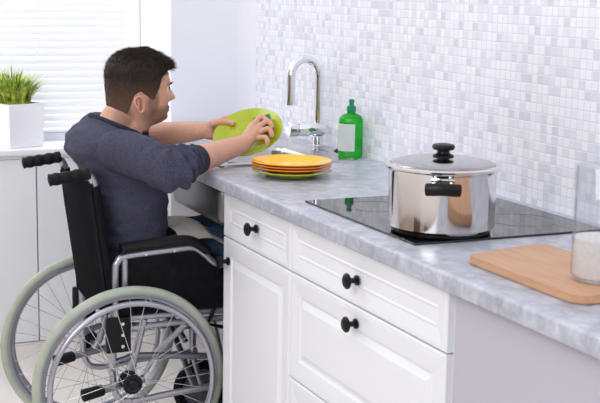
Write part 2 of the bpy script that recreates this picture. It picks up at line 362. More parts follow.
obj('body', box(box(B(), .002, W2-.002, .0, BK-.02, .1, .855+ZO), .002, W2-.002, .05, BK-.02, 0, .1), 'cab', cb, False)
for z0, z1, pf, kz in ((.7255, .857, DR, .787), (.443, .7215, DP, .684), (.10, .439, DP, .40)):
    f = obj('drawer', panel_front(B(), .002, W2-.009, z0+ZO, z1+ZO, pf), 'cab', cb, False); knob(f, W2/2-.012, kz+ZO)
cc = thing('base_unit', 'plain pale panelled base unit under the cutting board end of the worktop', 'cabinet', (XT, .012, FZ))
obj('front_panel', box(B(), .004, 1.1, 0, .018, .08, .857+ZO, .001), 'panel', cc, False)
obj('body', box(box(B(), .004, 1.1, .02, BK-.03, .08, .855+ZO), .004, 1.1, .05, BK-.03, 0, .08), 'gap', cc, False)

# worktop
bm = B()
XL, XR = -1.435, 2.45
prof = []
for y, z in ((.05, .861), (-.012, .861)): prof.append((y, z))
for k in range(5): a = PI/2*k/4; prof.append((-.016-.004*math.sin(a), .865-.004*math.cos(a)))
for k in range(7): a = PI/2*k/6; prof.append((-.010-.010*math.cos(a), .890+.010*math.sin(a)))
prof.append((.05, .90))
A = [bm.verts.new((XL, y, z)) for y, z in prof]; C = [bm.verts.new((XR, y, z)) for y, z in prof]
for i in range(len(A)): j = (i+1) % len(A); bm.faces.new((A[i], A[j], C[j], C[i]))
bm.faces.new(A); bm.faces.new(C[::-1])
SX0, SX1, SY0, SY1 = -1.07, -.19, .09, .50
box(bm, XL, SX0, .05, .598, .861, .90); box(bm, SX1, XR, .05, .598, .861, .90); box(bm, SX0, SX1, .05, SY0, .861, .90); box(bm, SX0, SX1, SY1, .598, .861, .90)
tag(obj('worktop', bm, 'stone', None, True, 30), 'long mottled grey stone worktop along the tiled wall', 'worktop')

# sink: tray with bowl on the right, grooved drainer on the left
sk = thing('kitchen_sink', 'stainless steel inset sink with drainer, in the worktop beneath the chrome tap', 'sink', (-.63, .295, .90))
def bowl(bm, cx, cy, hx, hy, r, levels):
    rings = []
    for ins, z in levels:
        ring = []
        rr = max(r-ins*.5, .01); ax, ay = hx-ins-rr, hy-ins-rr
        for q, (sx, sy) in enumerate(((1, 1), (-1, 1), (-1, -1), (1, -1))):
            for k in range(7):
                a = q*PI/2+PI/2*k/6; ring.append(bm.verts.new((cx+sx*ax+rr*math.cos(a), cy+sy*ay+rr*math.sin(a), z)))
        rings.append(ring)
    n = 28
    for a, b in zip(rings, rings[1:]):
        for k in range(n): bm.faces.new((a[k], a[(k+1) % n], b[(k+1) % n], b[k]))
    bm.faces.new(rings[-1]); return rings
bm = B()
# tray surface z: rim at .006, surface .003
bowl(bm, .0, 0, .465, .242, .02, [(0, 0.0005), (0.001, .005), (.006, .007), (.014, .0065), (.020, .0035)])
bm.faces.ensure_lookup_table(); 
bmesh.ops.delete(bm, geom=[bm.faces[-1]], context='FACES_ONLY')
# inner deck as grid with bowl opening
y0, y1 = -.222, .222; x0, x1 = -.445, .445; bx0, bx1, by0, by1 = .06, .40, -.19, .13
def quad(a, b, c, d_, z=.0035): bm.faces.new([bm.verts.new((p[0], p[1], z)) for p in (a, b, c, d_)])
quad((x0, y0), (-.42, y0), (-.42, y1), (x0, y1)); quad((.02, y0), (bx0, y0), (bx0, y1), (.02, y1)); quad((bx1, y0), (x1, y0), (x1, y1), (bx1, y1))
quad((bx0, y0), (bx1, y0), (bx1, by0), (bx0, by0)); quad((bx0, by1), (bx1, by1), (bx1, y1), (bx0, y1))
n = 66
cols = []
for i in range(n+1):
    x = -.42+.44*i/n; gz = .0035-.0025*(.5-.5*math.cos(2*PI*i/6))
    cols.append([bm.verts.new((x, yy, z)) for yy, z in ((y0, .0035), (y0+.02, .0035), (y0+.035, gz), (y1-.09, gz), (y1-.075, .0035), (y1, .0035))])
for a, b in zip(cols, cols[1:]):
    for k in range(5): bm.faces.new((a[k], b[k], b[k+1], a[k+1]))
obj('tray', bm, 'brushed', sk, True, 50)
bm = B(); bowl(bm, (bx0+bx1)/2, (by0+by1)/2, (bx1-bx0)/2, (by1-by0)/2, .05, [(-.001, .0036), (.004, .001), (.008, -.01), (.012, -.10), (.03, -.128), (.06, -.135)])
# corner fillers between square opening and rounded bowl
obj('bowl', bm, 'brushed', sk, True, 60)
bm = B(); lathe(bm, [(0, .003), (.02, .003), (.03, .004), (.042, .0015), (.044, 0)], 32, Matrix.Translation((.23, -.03, -.1345)))
obj('drain', bm, 'chrome', sk)
bm = B(); box(bm, .115, .565, -.285, .20, -.165, -.0405, .028, 5); obj('bowl_housing', bm, 'dsteel', sk)

# tap
tp = thing('kitchen_tap', 'tall chrome arched kitchen tap standing behind the sink', 'tap', (-.555, .562, .901))
bm = B(); lathe(bm, [(0, 0), (.028, 0), (.028, .004), (.020, .008), (.018, .035), (.02, .04), (0, .04)], 32); obj('base', bm, 'chrome', tp)
bm = B(); tube(bm, [(0, .024, .062), (0, .02, .062), (0, -.075, .062), (0, -.079, .062)], [.018, .025, .025, .022], 32); obj('body', bm, 'chrome', tp)
bm = B(); tube(bm, [(0, -.080, .062), (0, -.084, .062), (0, -.112, .062), (0, -.115, .062)], [.022, .026, .026, .023], 32)
lv = obj('lever', bm, 'chrome', tp)
path = [(0, 0, .06), (0, 0, .15), (0, 0, .24)]+[(0, -.054+.054*math.cos(a), .245+.062*math.sin(a)) for a in [PI*k/14 for k in range(0, 15)]]+[(0, -.108, .20), (0, -.108, .16)]
bm = B(); tube(bm, path, .0152, 24); obj('spout', bm, 'chrome', tp)
bm = B(); tube(bm, [(0, -.108, .165), (0, -.108, .148)], .0165, 24); obj('aerator', bm, 'chrome', tp)
tag(obj('water_stream', tube(B(), [(-.555, .454, 1.047), (-.555, .454, .95), (-.555, .454, .906)], [.0026, .002, .0016], 10), 'water'), 'thin clear stream of water falling from the chrome tap', 'water')
# stopper
bm = B(); lathe(bm, [(0, 0), (.024, 0), (.026, .006), (.018, .012), (.009, .018), (.009, .03), (0, .032)], 28, axm((-.372, .565, .901), (0, 0, 1)))
tag(obj('sink_stopper', bm, 'rubber'), 'small black rubber sink stopper beside the green soap bottle', 'stopper')

# soap bottle
sb = thing('soap_bottle', 'green dish soap bottle with white label and dark green cap', 'bottle', (-.268, .548, .901), math.radians(58))
def oval(bm, prof, hx, hy, seg=40):
    rings = []
    for s, z in prof:
        if s == 0: rings.append([bm.verts.new((0, 0, z))]); continue
        rings.append([bm.verts.new((s*hx*math.copysign(abs(math.cos(a))**.8, math.cos(a)), s*hy*math.copysign(abs(math.sin(a))**.8, math.sin(a)), z)) for a in [2*PI*k/seg for k in range(seg)]])
    for a, b in zip(rings, rings[1:]):
        for k in range(seg):
            k2 = (k+1) % seg
            if len(b) == 1: bm.faces.new((a[k], a[k2], b[0]))
            elif len(a) == 1: bm.faces.new((a[0], b[k2], b[k]))
            else: bm.faces.new((a[k], a[k2], b[k2], b[k]))
bm = B(); oval(bm, [(0, 0), (.85, 0), (.97, .004), (1, .012), (.98, .04), (.98, .09), (1.0, .116), (.97, .126), (.84, .136), (.58, .143), (.36, .146), (.34, .152), (0, .152)], .041, .027)
obj('body', bm, 'soap', sb)
bm = B()
rr = []
for z in (.022, .112):
    rr.append([bm.verts.new((1.015*.041*math.copysign(abs(math.cos(a))**.8, math.cos(a)), 1.03*.027*math.copysign(abs(math.sin(a))**.8, math.sin(a)), z)) for a in [math.radians(-172+100*k/20) for k in range(21)]])
for k in range(20): bm.faces.new((rr[0][k], rr[0][k+1], rr[1][k+1], rr[1][k]))
bmesh.ops.solidify(bm, geom=bm.faces[:], thickness=.0004)
obj('label', bm, 'label', sb)
bm = B(); lathe(bm, [(0, .1525), (.0155, .1525), (.0160, .157), (.0150, .168), (.010, .171), (.0080, .173), (.0080, .182), (.0100, .184), (.0100, .188), (.006, .192), (0, .192)], 28)
obj('cap', bm, 'cap', sb)

# hob
H0, H1, HY0, HY1 = .4753, 1.0553, .0475, .5575
hb = thing('induction_hob', 'black glass induction hob set in the grey worktop under the pot', 'hob', ((H0+H1)/2, (HY0+HY1)/2, .9001))
obj('glass', box(B(), -.29, .29, -.255, .255, 0, .005, .0015), 'hob', hb, False)
for x, y, r in ((.13, -.11, .105), (.13, .13, .08), (-.15, .12, .105), (-.15, -.12, .075)):
    bm = B(); lathe(bm, [(r, 0), (r+.0015, 0), (r+.0015, .0003), (r, .0003), (r, 0)], 64, Matrix.Translation((x, y, .005))); obj('cooking_ring', bm, 'pring', hb)

# pot
po = thing('cooking_pot', 'polished steel cooking pot with glass lid on the black hob', 'pot', (.948, .175, .9054), math.radians(-30))
RP = .1215
bm = B(); lathe(bm, [(0, .001), (RP-.012, .001), (RP-.008, .0035), (RP-.007, .010), (0, .012)], 72); obj('base_disc', bm, 'black', po)
bm = B(); lathe(bm, [(0, .010), (RP-.006, .010), (RP, .016), (RP+.001, .138), (RP+.004, .145), (RP+.008, .147), (RP+.008, .1485), (RP-.002, .147), (RP-.002, .02), (0, .015)], 96); obj('pot_body', bm, 'steel', po, True, 30)
bm = B(); lathe(bm, [(RP-.001, .1486), (RP+.009, .1488), (RP+.010, .1525), (RP+.006, .155), (RP-.002, .1555), (RP-.002, .1486)], 96); ld = obj('lid_rim', bm, 'steel', po)
dome = [((RP-.003)*math.cos(t), .1545+.018*math.sin(t)) for t in [PI/2*k/12 for k in range(13)]]
inner = [((RP-.006)*math.cos(t), .1515+.018*math.sin(t)) for t in [PI/2*k/12 for k in range(12, -1, -1)]]
dome[-1] = (0, dome[-1][1]); inner[0] = (0, inner[0][1])
bm = B(); lathe(bm, dome+inner+[dome[0]], 72); obj('lid_glass', bm, 'lidglass', po)
bm = B(); lathe(bm, [(0, .1715), (.024, .1715), (.024, .175), (.015, .179), (.014, .185), (.024, .188), (.0265, .194), (.024, .199), (.015, .201), (0, .202)], 40); obj('lid_knob', bm, 'black', po)
for s in (1, -1):
    bm = B(); 
    tube(bm, spline([(s*(RP+.028), -.036, .118), (s*(RP+.033), -.022, .119), (s*(RP+.035), 0, .120), (s*(RP+.033), .022, .119), (s*(RP+.028), .036, .118)], 4), .0140, 16, sq=.7)
    h = obj('handle', bm, 'black', po)
    bm = B(); tube(bm, [(s*(RP-.001), -.022, .120), (s*(RP+.03), -.022, .120)], .007, 12); tube(bm, [(s*(RP-.001), .022, .120), (s*(RP+.03), .022, .120)], .007, 12)
    box(bm, min(s*(RP-.001), s*(RP+.004)), max(s*(RP-.001), s*(RP+.004)), -.026, .026, .130, .137, .001)
    obj('bracket', bm, 'steel', h)

# cutting board
bm = B(); bp = [(1.232, .088), (1.190, .268), (1.60, .262), (1.62, .085), (1.592, .066), (1.25, .072)]
bp = [(1.230, .080), (1.254, .063), (1.585, .0625), (1.612, .082), (1.612, .27), (1.59, .288), (1.205, .292), (1.188, .275)]
lo = [bm.verts.new((x, y, .9006)) for x, y in bp]; hi = [bm.verts.new((x, y, .9166)) for x, y in bp]
bm.faces.new(lo[::-1]); bm.faces.new(hi)
for i in range(len(bp)): j = (i+1) % len(bp); bm.faces.new((lo[i], lo[j], hi[j], hi[i]))
bmesh.ops.bevel(bm, geom=bm.edges[:], offset=.003, segments=2, affect='EDGES')
cbd = tag(obj('cutting_board', bm, 'board', None, True, 60), 'light wooden cutting board on the worktop under the glass jar', 'cutting board')
bm = B()
for i, (x, y, l) in enumerate(((1.592, .128, .010), (1.592, .137, .012), (1.593, .148, .009), (1.591, .157, .011), (1.592, .168, .009))):
    tube(bm, [(x, y, .9168), (x-.004, y+l*.3, .9168), (x+.003, y+l*.6, .9168), (x-.002, y+l, .9168)], .0009, 6)
obj('stamp', bm, 'ink', cbd)

# jar with white powder
jr = thing('glass_jar', 'tall clear glass jar half filled with white sugar on the board', 'jar', (1.510, .192, .9169))
bm = B(); lathe(bm, [(0, 0), (.050, 0), (.056, .004), (.0575, .012), (.0575, .214), (.0565, .216), (.0550, .214), (.0550, .012), (.052, .006), (0, .005)], 64)
obj('glass', bm, 'glass', jr)
bm = B(); lathe(bm, [(0, .0055), (.051, .0065), (.0546, .0125), (.0546, .080), (.030, .083), (0, .081)], 64); obj('sugar', bm, 'sugar', jr)

# ------------------------------------------------------------------ plates
PR = .118
def plate_bm(R_=PR, mi=None):
    bm = B()
    pr = [(0, .004), (R_*.60, .004), (R_*.68, .0065), (R_*.74, .011), (R_*.97, .0195), (R_, .0215), (R_, .0185), (R_*.96, .0165), (R_*.72, .0075), (R_*.62, .0015), (R_*.58, 0), (R_*.54, .0005), (0, .0008)]
    lathe(bm, pr, 72); return bm
PXY = (.053, .196)
stack = [('lime', 'lime green plate at the bottom of the plate stack'), ('lime', 'lime green plate second from the bottom of the plate stack'),
         ('orange', 'orange plate just above the green plates in the stack'), ('orange', 'orange plate second from the top of the plate stack'), ('yellow', 'yellow-orange plate on top of the plate stack by the sink')]
zz = .9004
for i, (m_, l_) in enumerate(stack):
    if i == 1: continue
    o = obj('plate', plate_bm(), m_); tag(o, l_ if i else 'lime green plate at the bottom of the stack beside the sink', 'plate', 'stacked plates by the sink')
    o.location = (PXY[0]+random.uniform(-.002, .002), PXY[1]+random.uniform(-.002, .002), zz); zz += .0115 if i == 0 else .0078
    o['label'] = {0: 'lime green plate at the bottom of the stack beside the sink', 2: 'orange plate directly on the green plate, second from bottom of the stack', 3: 'orange plate just beneath the yellow top plate of the stack', 4: 'bright yellow-orange plate on top of the stack beside the sink'}[i]

# held plate : local frame (e1 right, e2 up, e3 towards the room) about the plate centre
PC = Vector((-.3, .168, .996)); E1 = Vector((.4078, .9129, .018)); E2 = Vector((-.1632, .0535, .9851)); E3 = Vector((.8984, -.4046, .1708))
PN = (.677*E3+.736*(-.26*E1+.966*E2)).normalized()
K = .00305
def surf(a, b): return K*(.281*(a-9)-1.05*(b+4))
def L(a, b, c=None, off=0):
    if c is None: c = surf(a, b)+off
    return PC+E1*(K*a)+E2*(K*b)+E3*c
PC2 = PC+E1*(K*9)-E2*(K*4)
o = tag(obj('held_plate', plate_bm(.114), 'lime'), 'wet lime green plate held up by the man over the sink', 'plate')
o.matrix_world = axm(PC2-PN*.008, PN)
sp = thing('sponge', 'small green and yellow sponge in the man\'s right hand on the plate', 'sponge', (0, 0, 0))
smx = axm(L(25.5, 3, None)+PN*.003, PN, E1*1.0+E2*.25)
bm = B(); box(bm, -.028, .028, -.030, .030, .0, .016, .004); obj('foam', bm, 'spyellow', sp)
bm = B(); box(bm, -.028, .028, -.030, .030, .0165, .026, .002); obj('scouring_pad', bm, 'spgreen', sp)
sp.matrix_world = smx

# ------------------------------------------------------------------ man
man = None
HX = -.362
def loft(bm, secs, seg=48, ex=1.0):
    """secs: (z, front_y, back_y, halfwidth, cx)"""
    rings = []
    for z, f_, b_, hw, cx in secs:
        cy, hd = (f_+b_)/2, (f_-b_)/2
        rings.append([bm.verts.new((cx+hw*math.copysign(abs(math.sin(a))**ex, math.sin(a)), cy+hd*math.copysign(abs(math.cos(a))**ex, math.cos(a)), z)) for a in [2*PI*k/seg for k in range(seg)]])
    for a, b in zip(rings, rings[1:]):
        for k in range(seg): bm.faces.new((a[k], a[(k+1) % seg], b[(k+1) % seg], b[k]))
    bm.faces.new(rings[0]); bm.faces.new(rings[-1][::-1]); return rings
HEAD = [(1.0, -.125, -.235, .045), (1.016, -.108, -.240, .048), (1.026, -.078, -.243, .051), (1.038, -.060, -.244, .055), (1.055, -.054, -.245, .060), (1.075, -.055, -.247, .065), (1.10, -.054, -.249, .069), (1.125, -.052, -.250, .072),
        (1.145, -.049, -.252, .074), (1.165, -.051, -.252, .075), (1.188, -.058, -.250, .0745), (1.207, -.072, -.244, .069), (1.222, -.090, -.234, .058), (1.235, -.116, -.214, .040), (1.242, -.138, -.192, .023), (1.2445, -.155, -.175, .008)]
def head_at(z):
    for a, b in zip(HEAD, HEAD[1:]):
        if a[0] <= z <= b[0]:
            t = (z-a[0])/(b[0]-a[0]); return [a[i]+(b[i]-a[i])*t for i in range(4)]
    return HEAD[0] if z < HEAD[0][0] else HEAD[-1]
bm = B()
secs = []
for i in range(48):
    z = 1.0+(1.2445-1.0)*i/47; h = head_at(z); secs.append((z, h[1], h[2], h[3], HX))
loft(bm, secs, 64, .92)
g = lambda x, s: math.exp(-(x/s)**2)
for v in bm.verts:
    x, y, z = v.co.x-HX, v.co.y, v.co.z
    if y > -.12:
        d = 0
        fz = z
        # nose
        if 1.086 < fz < 1.140:
            t = (1.140-fz)/(1.140-1.100) if fz > 1.100 else max(0, (fz-1.086)/(.014))
            d += .029*min(1, t)*g(x, .0095+.006*min(1, t))
        d += .005*g(x, .030)*g(fz-1.148, .008)                       # brow
        for s in (-1, 1): d -= .010*g(x-s*.031, .014)*g(fz-1.132, .010)   # eye sockets
        for s in (-1, 1): d += .004*g(x-s*.040, .018)*g(fz-1.108, .013)
        d += .0075*g(x, .022)*g(fz-1.074, .0045)+.007*g(x, .020)*g(fz-1.064, .0045)-.002*g(x, .025)*g(fz-1.069, .0025)
        d -= .003*g(x, .02)*g(fz-1.083, .004)
        d -= .004*g(x, .03)*g(fz-1.053, .005); d += .006*g(x, .022)*g(fz-1.036, .010)
        v.co.y += d
# neck
tube(bm, spline([(HX, -.245, .985), (HX, -.212, 1.03), (HX, -.190, 1.075), (HX, -.18, 1.12)], 5), [.066]*3+[.060]*5+[.056]*8, 32, sq=.95)
tube(bm, spline([(HX, -.205, 1.0), (HX, -.165, 1.035), (HX, -.125, 1.04)], 4), [.055]*4+[.046]*5, 24)
# ears
for s in (1, -1):
    c = Vector((HX+s*.0725, -.170, 1.090))
    n = 22; ring = []
    for k in range(n+1):
        a = 2*PI*k/n
        ring.append(c+Vector((s*(.012-.008*math.cos(a)*.6), .0175*math.cos(a)*(1 if math.sin(a) > 0 else .75)-.005*math.sin(a), .0245*math.sin(a)-.001)))
    tube(bm, ring, [.0040]*len(ring), 10)
    pts = [c+Vector((s*-.006, .0, 0)), c+Vector((s*.002, -.002, 0))]
    tube(bm, [c+Vector((s*.001, -.002, -.016)), c+Vector((s*.002, -.003, 0)), c+Vector((s*.002, -.005, .016))], [.008, .0105, .008], 14, sq=.45)
    tube(bm, [c+Vector((s*.001, .010, -.024)), c+Vector((s*.004, .004, -.024))], .0055, 10)
# torso under the sweater
loft(bm, [(.56, -.12, -.26, .12, -.335), (.8, -.13, -.28, .13, -.335), (.93, -.15, -.31, .12, -.345), (.975, -.18, -.30, .085, HX), (1.01, -.19, -.28, .05, HX)], 32)
# arms
SR, ER = Vector((-.185, -.260, .960)), Vector((-.02, -.158, .926))
WR = L(5, -15, .085)
SL, EL = Vector((-.52, -.24, .975)), Vector((-.60, -.10, .950))
WL = L(-42, 1, -.052)
def limb(bm, pts, rad, sq=1, seg=20, n=6):
    P = spline(pts, n); rs = []
    for i in range(len(P)):
        t = i/n; k = min(int(t), len(rad)-2); rs.append(rad[k]+(rad[k+1]-rad[k])*(t-k))
    tube(bm, P, rs, seg, sq=sq)
limb(bm, [SR, (SR+ER)/2, ER], [.042, .045, .042])
limb(bm, [ER, ER.lerp(WR, .35), ER.lerp(WR, .75), WR], [.042, .043, .034, .028])
limb(bm, [SL, (SL+EL)/2, EL], [.05, .046, .040]); limb(bm, [EL, EL.lerp(WL, .35), EL.lerp(WL, .75), WL], [.041, .043, .035, .0275])
def finger(bm, pts, r0, r1):
    P = spline(pts, 4); n = len(P)
    rs = [r0+(r1-r0)*i/(n-1) for i in range(n)]
    for j in range(4, n-2, 4): rs[j] *= 1.10
    rs[-1] *= .55; P.insert(-1, P[-2].lerp(P[-1], .6)); rs.insert(-1, rs[-2]*.92)
    tube(bm, P, rs, 12)
# right hand, back of the hand towards the room
mc = [L(15, 6, .050), L(18.5, 1.5, .056), L(18, -4, .062), L(15.5, -9.5, .068)]
for m_, r_ in zip(mc, (.0125, .0125, .0125, .0115)):
    tube(bm, [WR-(m_-WR)*.3, WR.lerp(m_, .1), WR.lerp(m_, .4), WR.lerp(m_, .7), m_], [.008, .0155, .0165, .0145, r_], 14)
tube(bm, [WR.lerp(ER, .15), WR, WR.lerp(mc[1], .5), (mc[1]+mc[2])/2], [.012, .024, .024, .014], 16)
pip = [L(22, 14, None, .058), L(28.5, 9.5, None, .060), L(29.5, 1, None, .058), L(26.5, -8, None, .056)]
dip = [L(27.5, 11, None, .050), L(33, 6, None, .050), L(33.5, -3.5, None, .047), L(29.5, -12.5, None, .046)]
tip = [L(30, 7, None, .037), L(34, 1.5, None, .036), L(33.5, -8, None, .032), L(29, -17, None, .030)]
for a, b, c, d_, r_ in zip(mc, pip, dip, tip, (.0098, .0098, .0095, .0086)): finger(bm, [a, b, c, d_], r_, r_*.82)
finger(bm, [WR+E1*.006, L(8, -5, .060), L(12, 2, .040), L(17, 5, None, .030)], .0135, .009)
# left hand: thumb over the rim, fingers behind the plate
WLk = [L(-27, 10, -.085), L(-27.5, 5, -.078), L(-28, 0, -.070), L(-29, -5, -.062)]
for m_ in WLk: tube(bm, [WL-(m_-WL)*.3, WL.lerp(m_, .1), WL.lerp(m_, .5), WL.lerp(m_, .8), m_], [.008, .018, .0185, .0155, .012], 14)
tube(bm, [WL.lerp(EL, .15), WL, WL.lerp(WLk[1], .5), (WLk[1]+WLk[2])/2], [.012, .0265, .026, .014], 16)
fi = [((-19, 15.5), (-12, 17.5), (-6, 18.5)), ((-20, 9), (-12, 11), (-6, 12)), ((-20, 3), (-13, 4), (-7, 5)), ((-22, -3), (-16, -3), (-11, -2.5))]
for k_, (a, b, c) in zip(WLk, fi): finger(bm, [k_, L(*a, None, -.036), L(*b, None, -.040), L(*c, None, -.040)], .0098, .008)
finger(bm, [WL.lerp(WLk[1], .25)+E2*.008, L(-30, 8.5, -.045), L(-18, 10.5, None, .018), L(-6, 8, None, .010)], .0135, .0088)
# legs under the clothes
HIPR, HIPL = Vector((-.245, -.18, .59)), Vector((-.415, -.18, .59))
KR, KL = Vector((-.24, .18, .648)), Vector((-.42, .19, .654))
AR, AL = Vector((-.24, .27, .19)), Vector((-.42, .27, .19))
for h, k_, a in ((HIPR, KR, AR), (HIPL, KL, AL)):
    limb(bm, [h, h.lerp(k_, .5), k_], [.07, .065, .05]); limb(bm, [k_, k_.lerp(a, .4), a], [.05, .05, .035])
man = obj('person', bm, 'skin'); tag(man, 'dark-haired man in a navy sweater seated in the wheelchair, washing a green plate', 'person')
remesh(man, .0026, 2)

def shade_flat(o): return o
# sweater
def folds(p, amp, sc): return amp*(noise.noise(p*sc)+.5*noise.noise(p*sc*2.3))
bm = B()
secs0 = [(.545, -.065, -.285, .155, -.335), (.60, -.075, -.290, .155, -.335), (.68, -.082, -.298, .155, -.335), (.76, -.080, -.308, .16, -.335), (.84, -.078, -.322, .165, -.338), (.90, -.085, -.345, .175, -.342),
         (.945, -.098, -.375, .185, -.348), (.985, -.125, -.372, .18, -.352), (1.015, -.155, -.352, .150, -.356), (1.035, -.155, -.330, .105, HX), (1.050, -.150, -.312, .080, HX), (1.058, -.150, -.288, .066, HX)]
def samp(S, n):
    out = []
    for i in range(n):
        t = i/(n-1)*(len(S)-1); k = min(int(t), len(S)-2); f_ = t-k; f_ = f_
        out.append(tuple(S[k][j]+(S[k+1][j]-S[k][j])*f_ for j in range(5)))
    return out
loft(bm, samp(secs0, 70), 96, .85)
for v in bm.verts:
    k_ = max(0, min(1, (v.co.z-.985)/.06)); v.co.z -= k_*(.006+max(0, v.co.y+.30)*.42)
    p = v.co.copy(); c = Vector((-.335, -.21, p.z)); d = (p-c); d.z = 0; d.normalize()
    v.co += d*folds(Vector((p.x*.8, p.y, p.z*2.2)), .012, 9)
def sleeve(bm, pts, rad, n=14, wr=.0, seed=0):
    P = spline(pts, n); rings = []
    seg = 40
    for i, (p, T, N, Q) in enumerate(frames(P)):
        t = i/n; k = min(int(t), len(rad)-2); r = rad[k]+(rad[k+1]-rad[k])*(t-k); u = i/len(P)
        ring = []
        for s in range(seg):
            a = 2*PI*s/seg
            dd = N*math.cos(a)+Q*math.sin(a)
            wv = wr*(math.sin(i*1.25+1.6*math.sin(a+seed)+seed)*.6+noise.noise(Vector((i*.35, math.cos(a)*1.5, math.sin(a)*1.5+seed)))*1.2)*min(1, max(0, (u-.35)*3))
            wv += .004*noise.noise(Vector((i*.12, math.cos(a), math.sin(a)+seed)))
            ring.append(bm.verts.new(p+dd*(r+wv)))
        rings.append(ring)
    for a, b in zip(rings, rings[1:]):
        for s in range(seg): bm.faces.new((a[s], a[(s+1) % seg], b[(s+1) % seg], b[s]))
    bm.faces.new(rings[0]); bm.faces.new(rings[-1][::-1])
CR = ER.lerp(WR, .27); CR0 = ER.lerp(WR, .15)
sleeve(bm, [SR+Vector((-.03, -.005, -.01)), SR, (SR+ER)/2+Vector((0, 0, .006)), ER+Vector((-.004, 0, -.004)), CR0, CR], [.056, .065, .064, .060, .053, .047], 12, .013, 1)
CL = EL.lerp(WL, .22)
sleeve(bm, [SL+Vector((.03, 0, 0)), SL, (SL+EL)/2, EL, CL], [.062, .070, .064, .058, .048], 10, .008, 5)
sw = obj('sweater', bm, 'sweater', man); remesh(sw, .0032, 2)
# cuffs and neckline band as children of the sweater
bm = B()
tube(bm, [CR+(WR-ER).normalized()*-.014, CR+(WR-ER).normalized()*-.010, CR+(WR-ER).normalized()*.014, CR+(WR-ER).normalized()*.038], [.047, .0485, .0465, .0435], 36); obj('cuff', bm, 'rib', sw)
bm = B()
tube(bm, [CL, CL+(WL-EL).normalized()*.018, CL+(WL-EL).normalized()*.034], [.049, .047, .045], 36); obj('cuff', bm, 'rib', sw)
bm = B(); ring = []
for k in range(41):
    a = 2*PI*k/40
    ring.append(Vector((HX+.069*math.sin(a), -.226+.073*math.cos(a), 1.019-.031*math.cos(a))))
tube(bm, ring, .010, 12, sq=1.0); obj('collar', bm, 'rib', sw)

# jeans
bm = B()
loft(bm, [(.525, -.06, -.272, .150, -.33), (.55, -.05, -.275, .150, -.33), (.60, -.06, -.275, .145, -.33), (.63, -.08, -.272, .14, -.33)], 40, .8)
for h, k_, a in ((HIPR, KR, AR), (HIPL, KL, AL)):
    sleeve(bm, [h, h.lerp(k_, .5)+Vector((0, 0, .01)), k_], [.068, .066, .066], 12, .0015, 2)
    sleeve(bm, [k_+Vector((0, 0, .01)), k_.lerp(a, .5), a], [.073, .064, .058], 12, .004, 3)
jn = obj('jeans', bm, 'denim', man); remesh(jn, .006, 2)
for a in (AR, AL):
    bm = B()
    rings = []
    pts = [(a.x, a.y-.05, a.z-.055), (a.x, a.y, a.z-.045), (a.x, a.y+.07, a.z-.06), (a.x, a.y+.14, a.z-.068), (a.x, a.y+.19, a.z-.072)]
    limb(bm, pts, [.038, .046, .042, .042, .026]); limb(bm, [(a.x, a.y-.01, a.z-.05), (a.x, a.y-.005, a.z+.02)], [.046, .046])
    s = obj('shoe', bm, 'shoe', man); remesh(s, .006, 3)

# eye, brow
for s in (1, -1):
    bm = B(); bmesh.ops.create_uvsphere(bm, u_segments=24, v_segments=16, radius=.0115, matrix=Matrix.Translation((HX+s*.030, -.0705, 1.132)))
    e = obj('eye', bm, 'eyew', man)
    bm = B(); lathe(bm, [(0, .0008), (.0045, .0006), (.005, 0)], 20, axm((HX+s*.030, -.0588, 1.132), (0, 1, -.15))); obj('iris', bm, 'iris', e)
    bm = B()
    tube(bm, spline([(HX+s*.014, -.0465, 1.147), (HX+s*.030, -.048, 1.152), (HX+s*.046, -.056, 1.151), (HX+s*.055, -.067, 1.146)], 5), [.0026]*13+[.0022, .0018, .001], 10, sq=.6)
    obj('eyebrow', bm, 'brow', man)
    bm = B()
    tube(bm, spline([(HX+s*.019, -.0595, 1.1345), (HX+s*.030, -.0565, 1.1365), (HX+s*.043, -.0625, 1.134)], 5), .0015, 8); obj('eyelashes', bm, 'brow', e)

# hair: cap following the skull, with short strands
def hairline(a):
    """a: 0 = face, PI = nape"""
    a = abs((a+PI) % (2*PI)-PI)
    pts = [(0, 1.196), (.45, 1.193), (.75, 1.178), (1.0, 1.165), (1.13, 1.125), (1.30, 1.095), (1.48, 1.108), (1.68, 1.124), (1.86, 1.112), (2.0, 1.070), (2.2, 1.035), (2.6, 1.022), (3.2, 1.018)]
    for p, q in zip(pts, pts[1:]):
        if p[0] <= a <= q[0]: t = (a-p[0])/(q[0]-p[0]); return p[1]+(q[1]-p[1])*t
    return pts[-1][1]
def scalp(a, z, out=0):
    h = head_at(min(z, 1.2444)); cy, hd = (h[1]+h[2])/2, (h[1]-h[2])/2
    sx = math.copysign(abs(math.sin(a))**.92, math.sin(a)); sy = math.copysign(abs(math.cos(a))**.92, math.cos(a))
    return Vector((HX+(h[3]+out)*sx, cy+(hd+out)*sy, z))
def thick(a, t, z):
    top = max(0, min(1, (z-1.15)/.07)); fr = max(0, math.cos(a))
    return .0012+.0045*min(1, t*3)*(.25+.75*top)+.006*top*fr
bm = B(); NA, NT = 120, 40; rings = []
for i in range(NT+1):
    t = i/NT; ring = []
    for k in range(NA):
        a = 2*PI*k/NA; hl = hairline(a); z = hl+(1.2440-hl)*(math.sin(t*PI/2)**.9)
        th = thick(a, t, z)
        p = scalp(a, z, th if t > 0 else -.003)
        p.z += th*max(0, (z-1.20)/.05)*1.0
        p += Vector((noise.noise(p*90), noise.noise(p*90+Vector((9, 0, 0))), noise.noise(p*90+Vector((0, 9, 0)))))*.0022*min(1, t*4)
        ring.append(bm.verts.new(p))
    rings.append(ring)
for a_, b_ in zip(rings, rings[1:]):
    for k in range(NA): bm.faces.new((a_[k], a_[(k+1) % NA], b_[(k+1) % NA], b_[k]))
bm.faces.new(rings[-1])
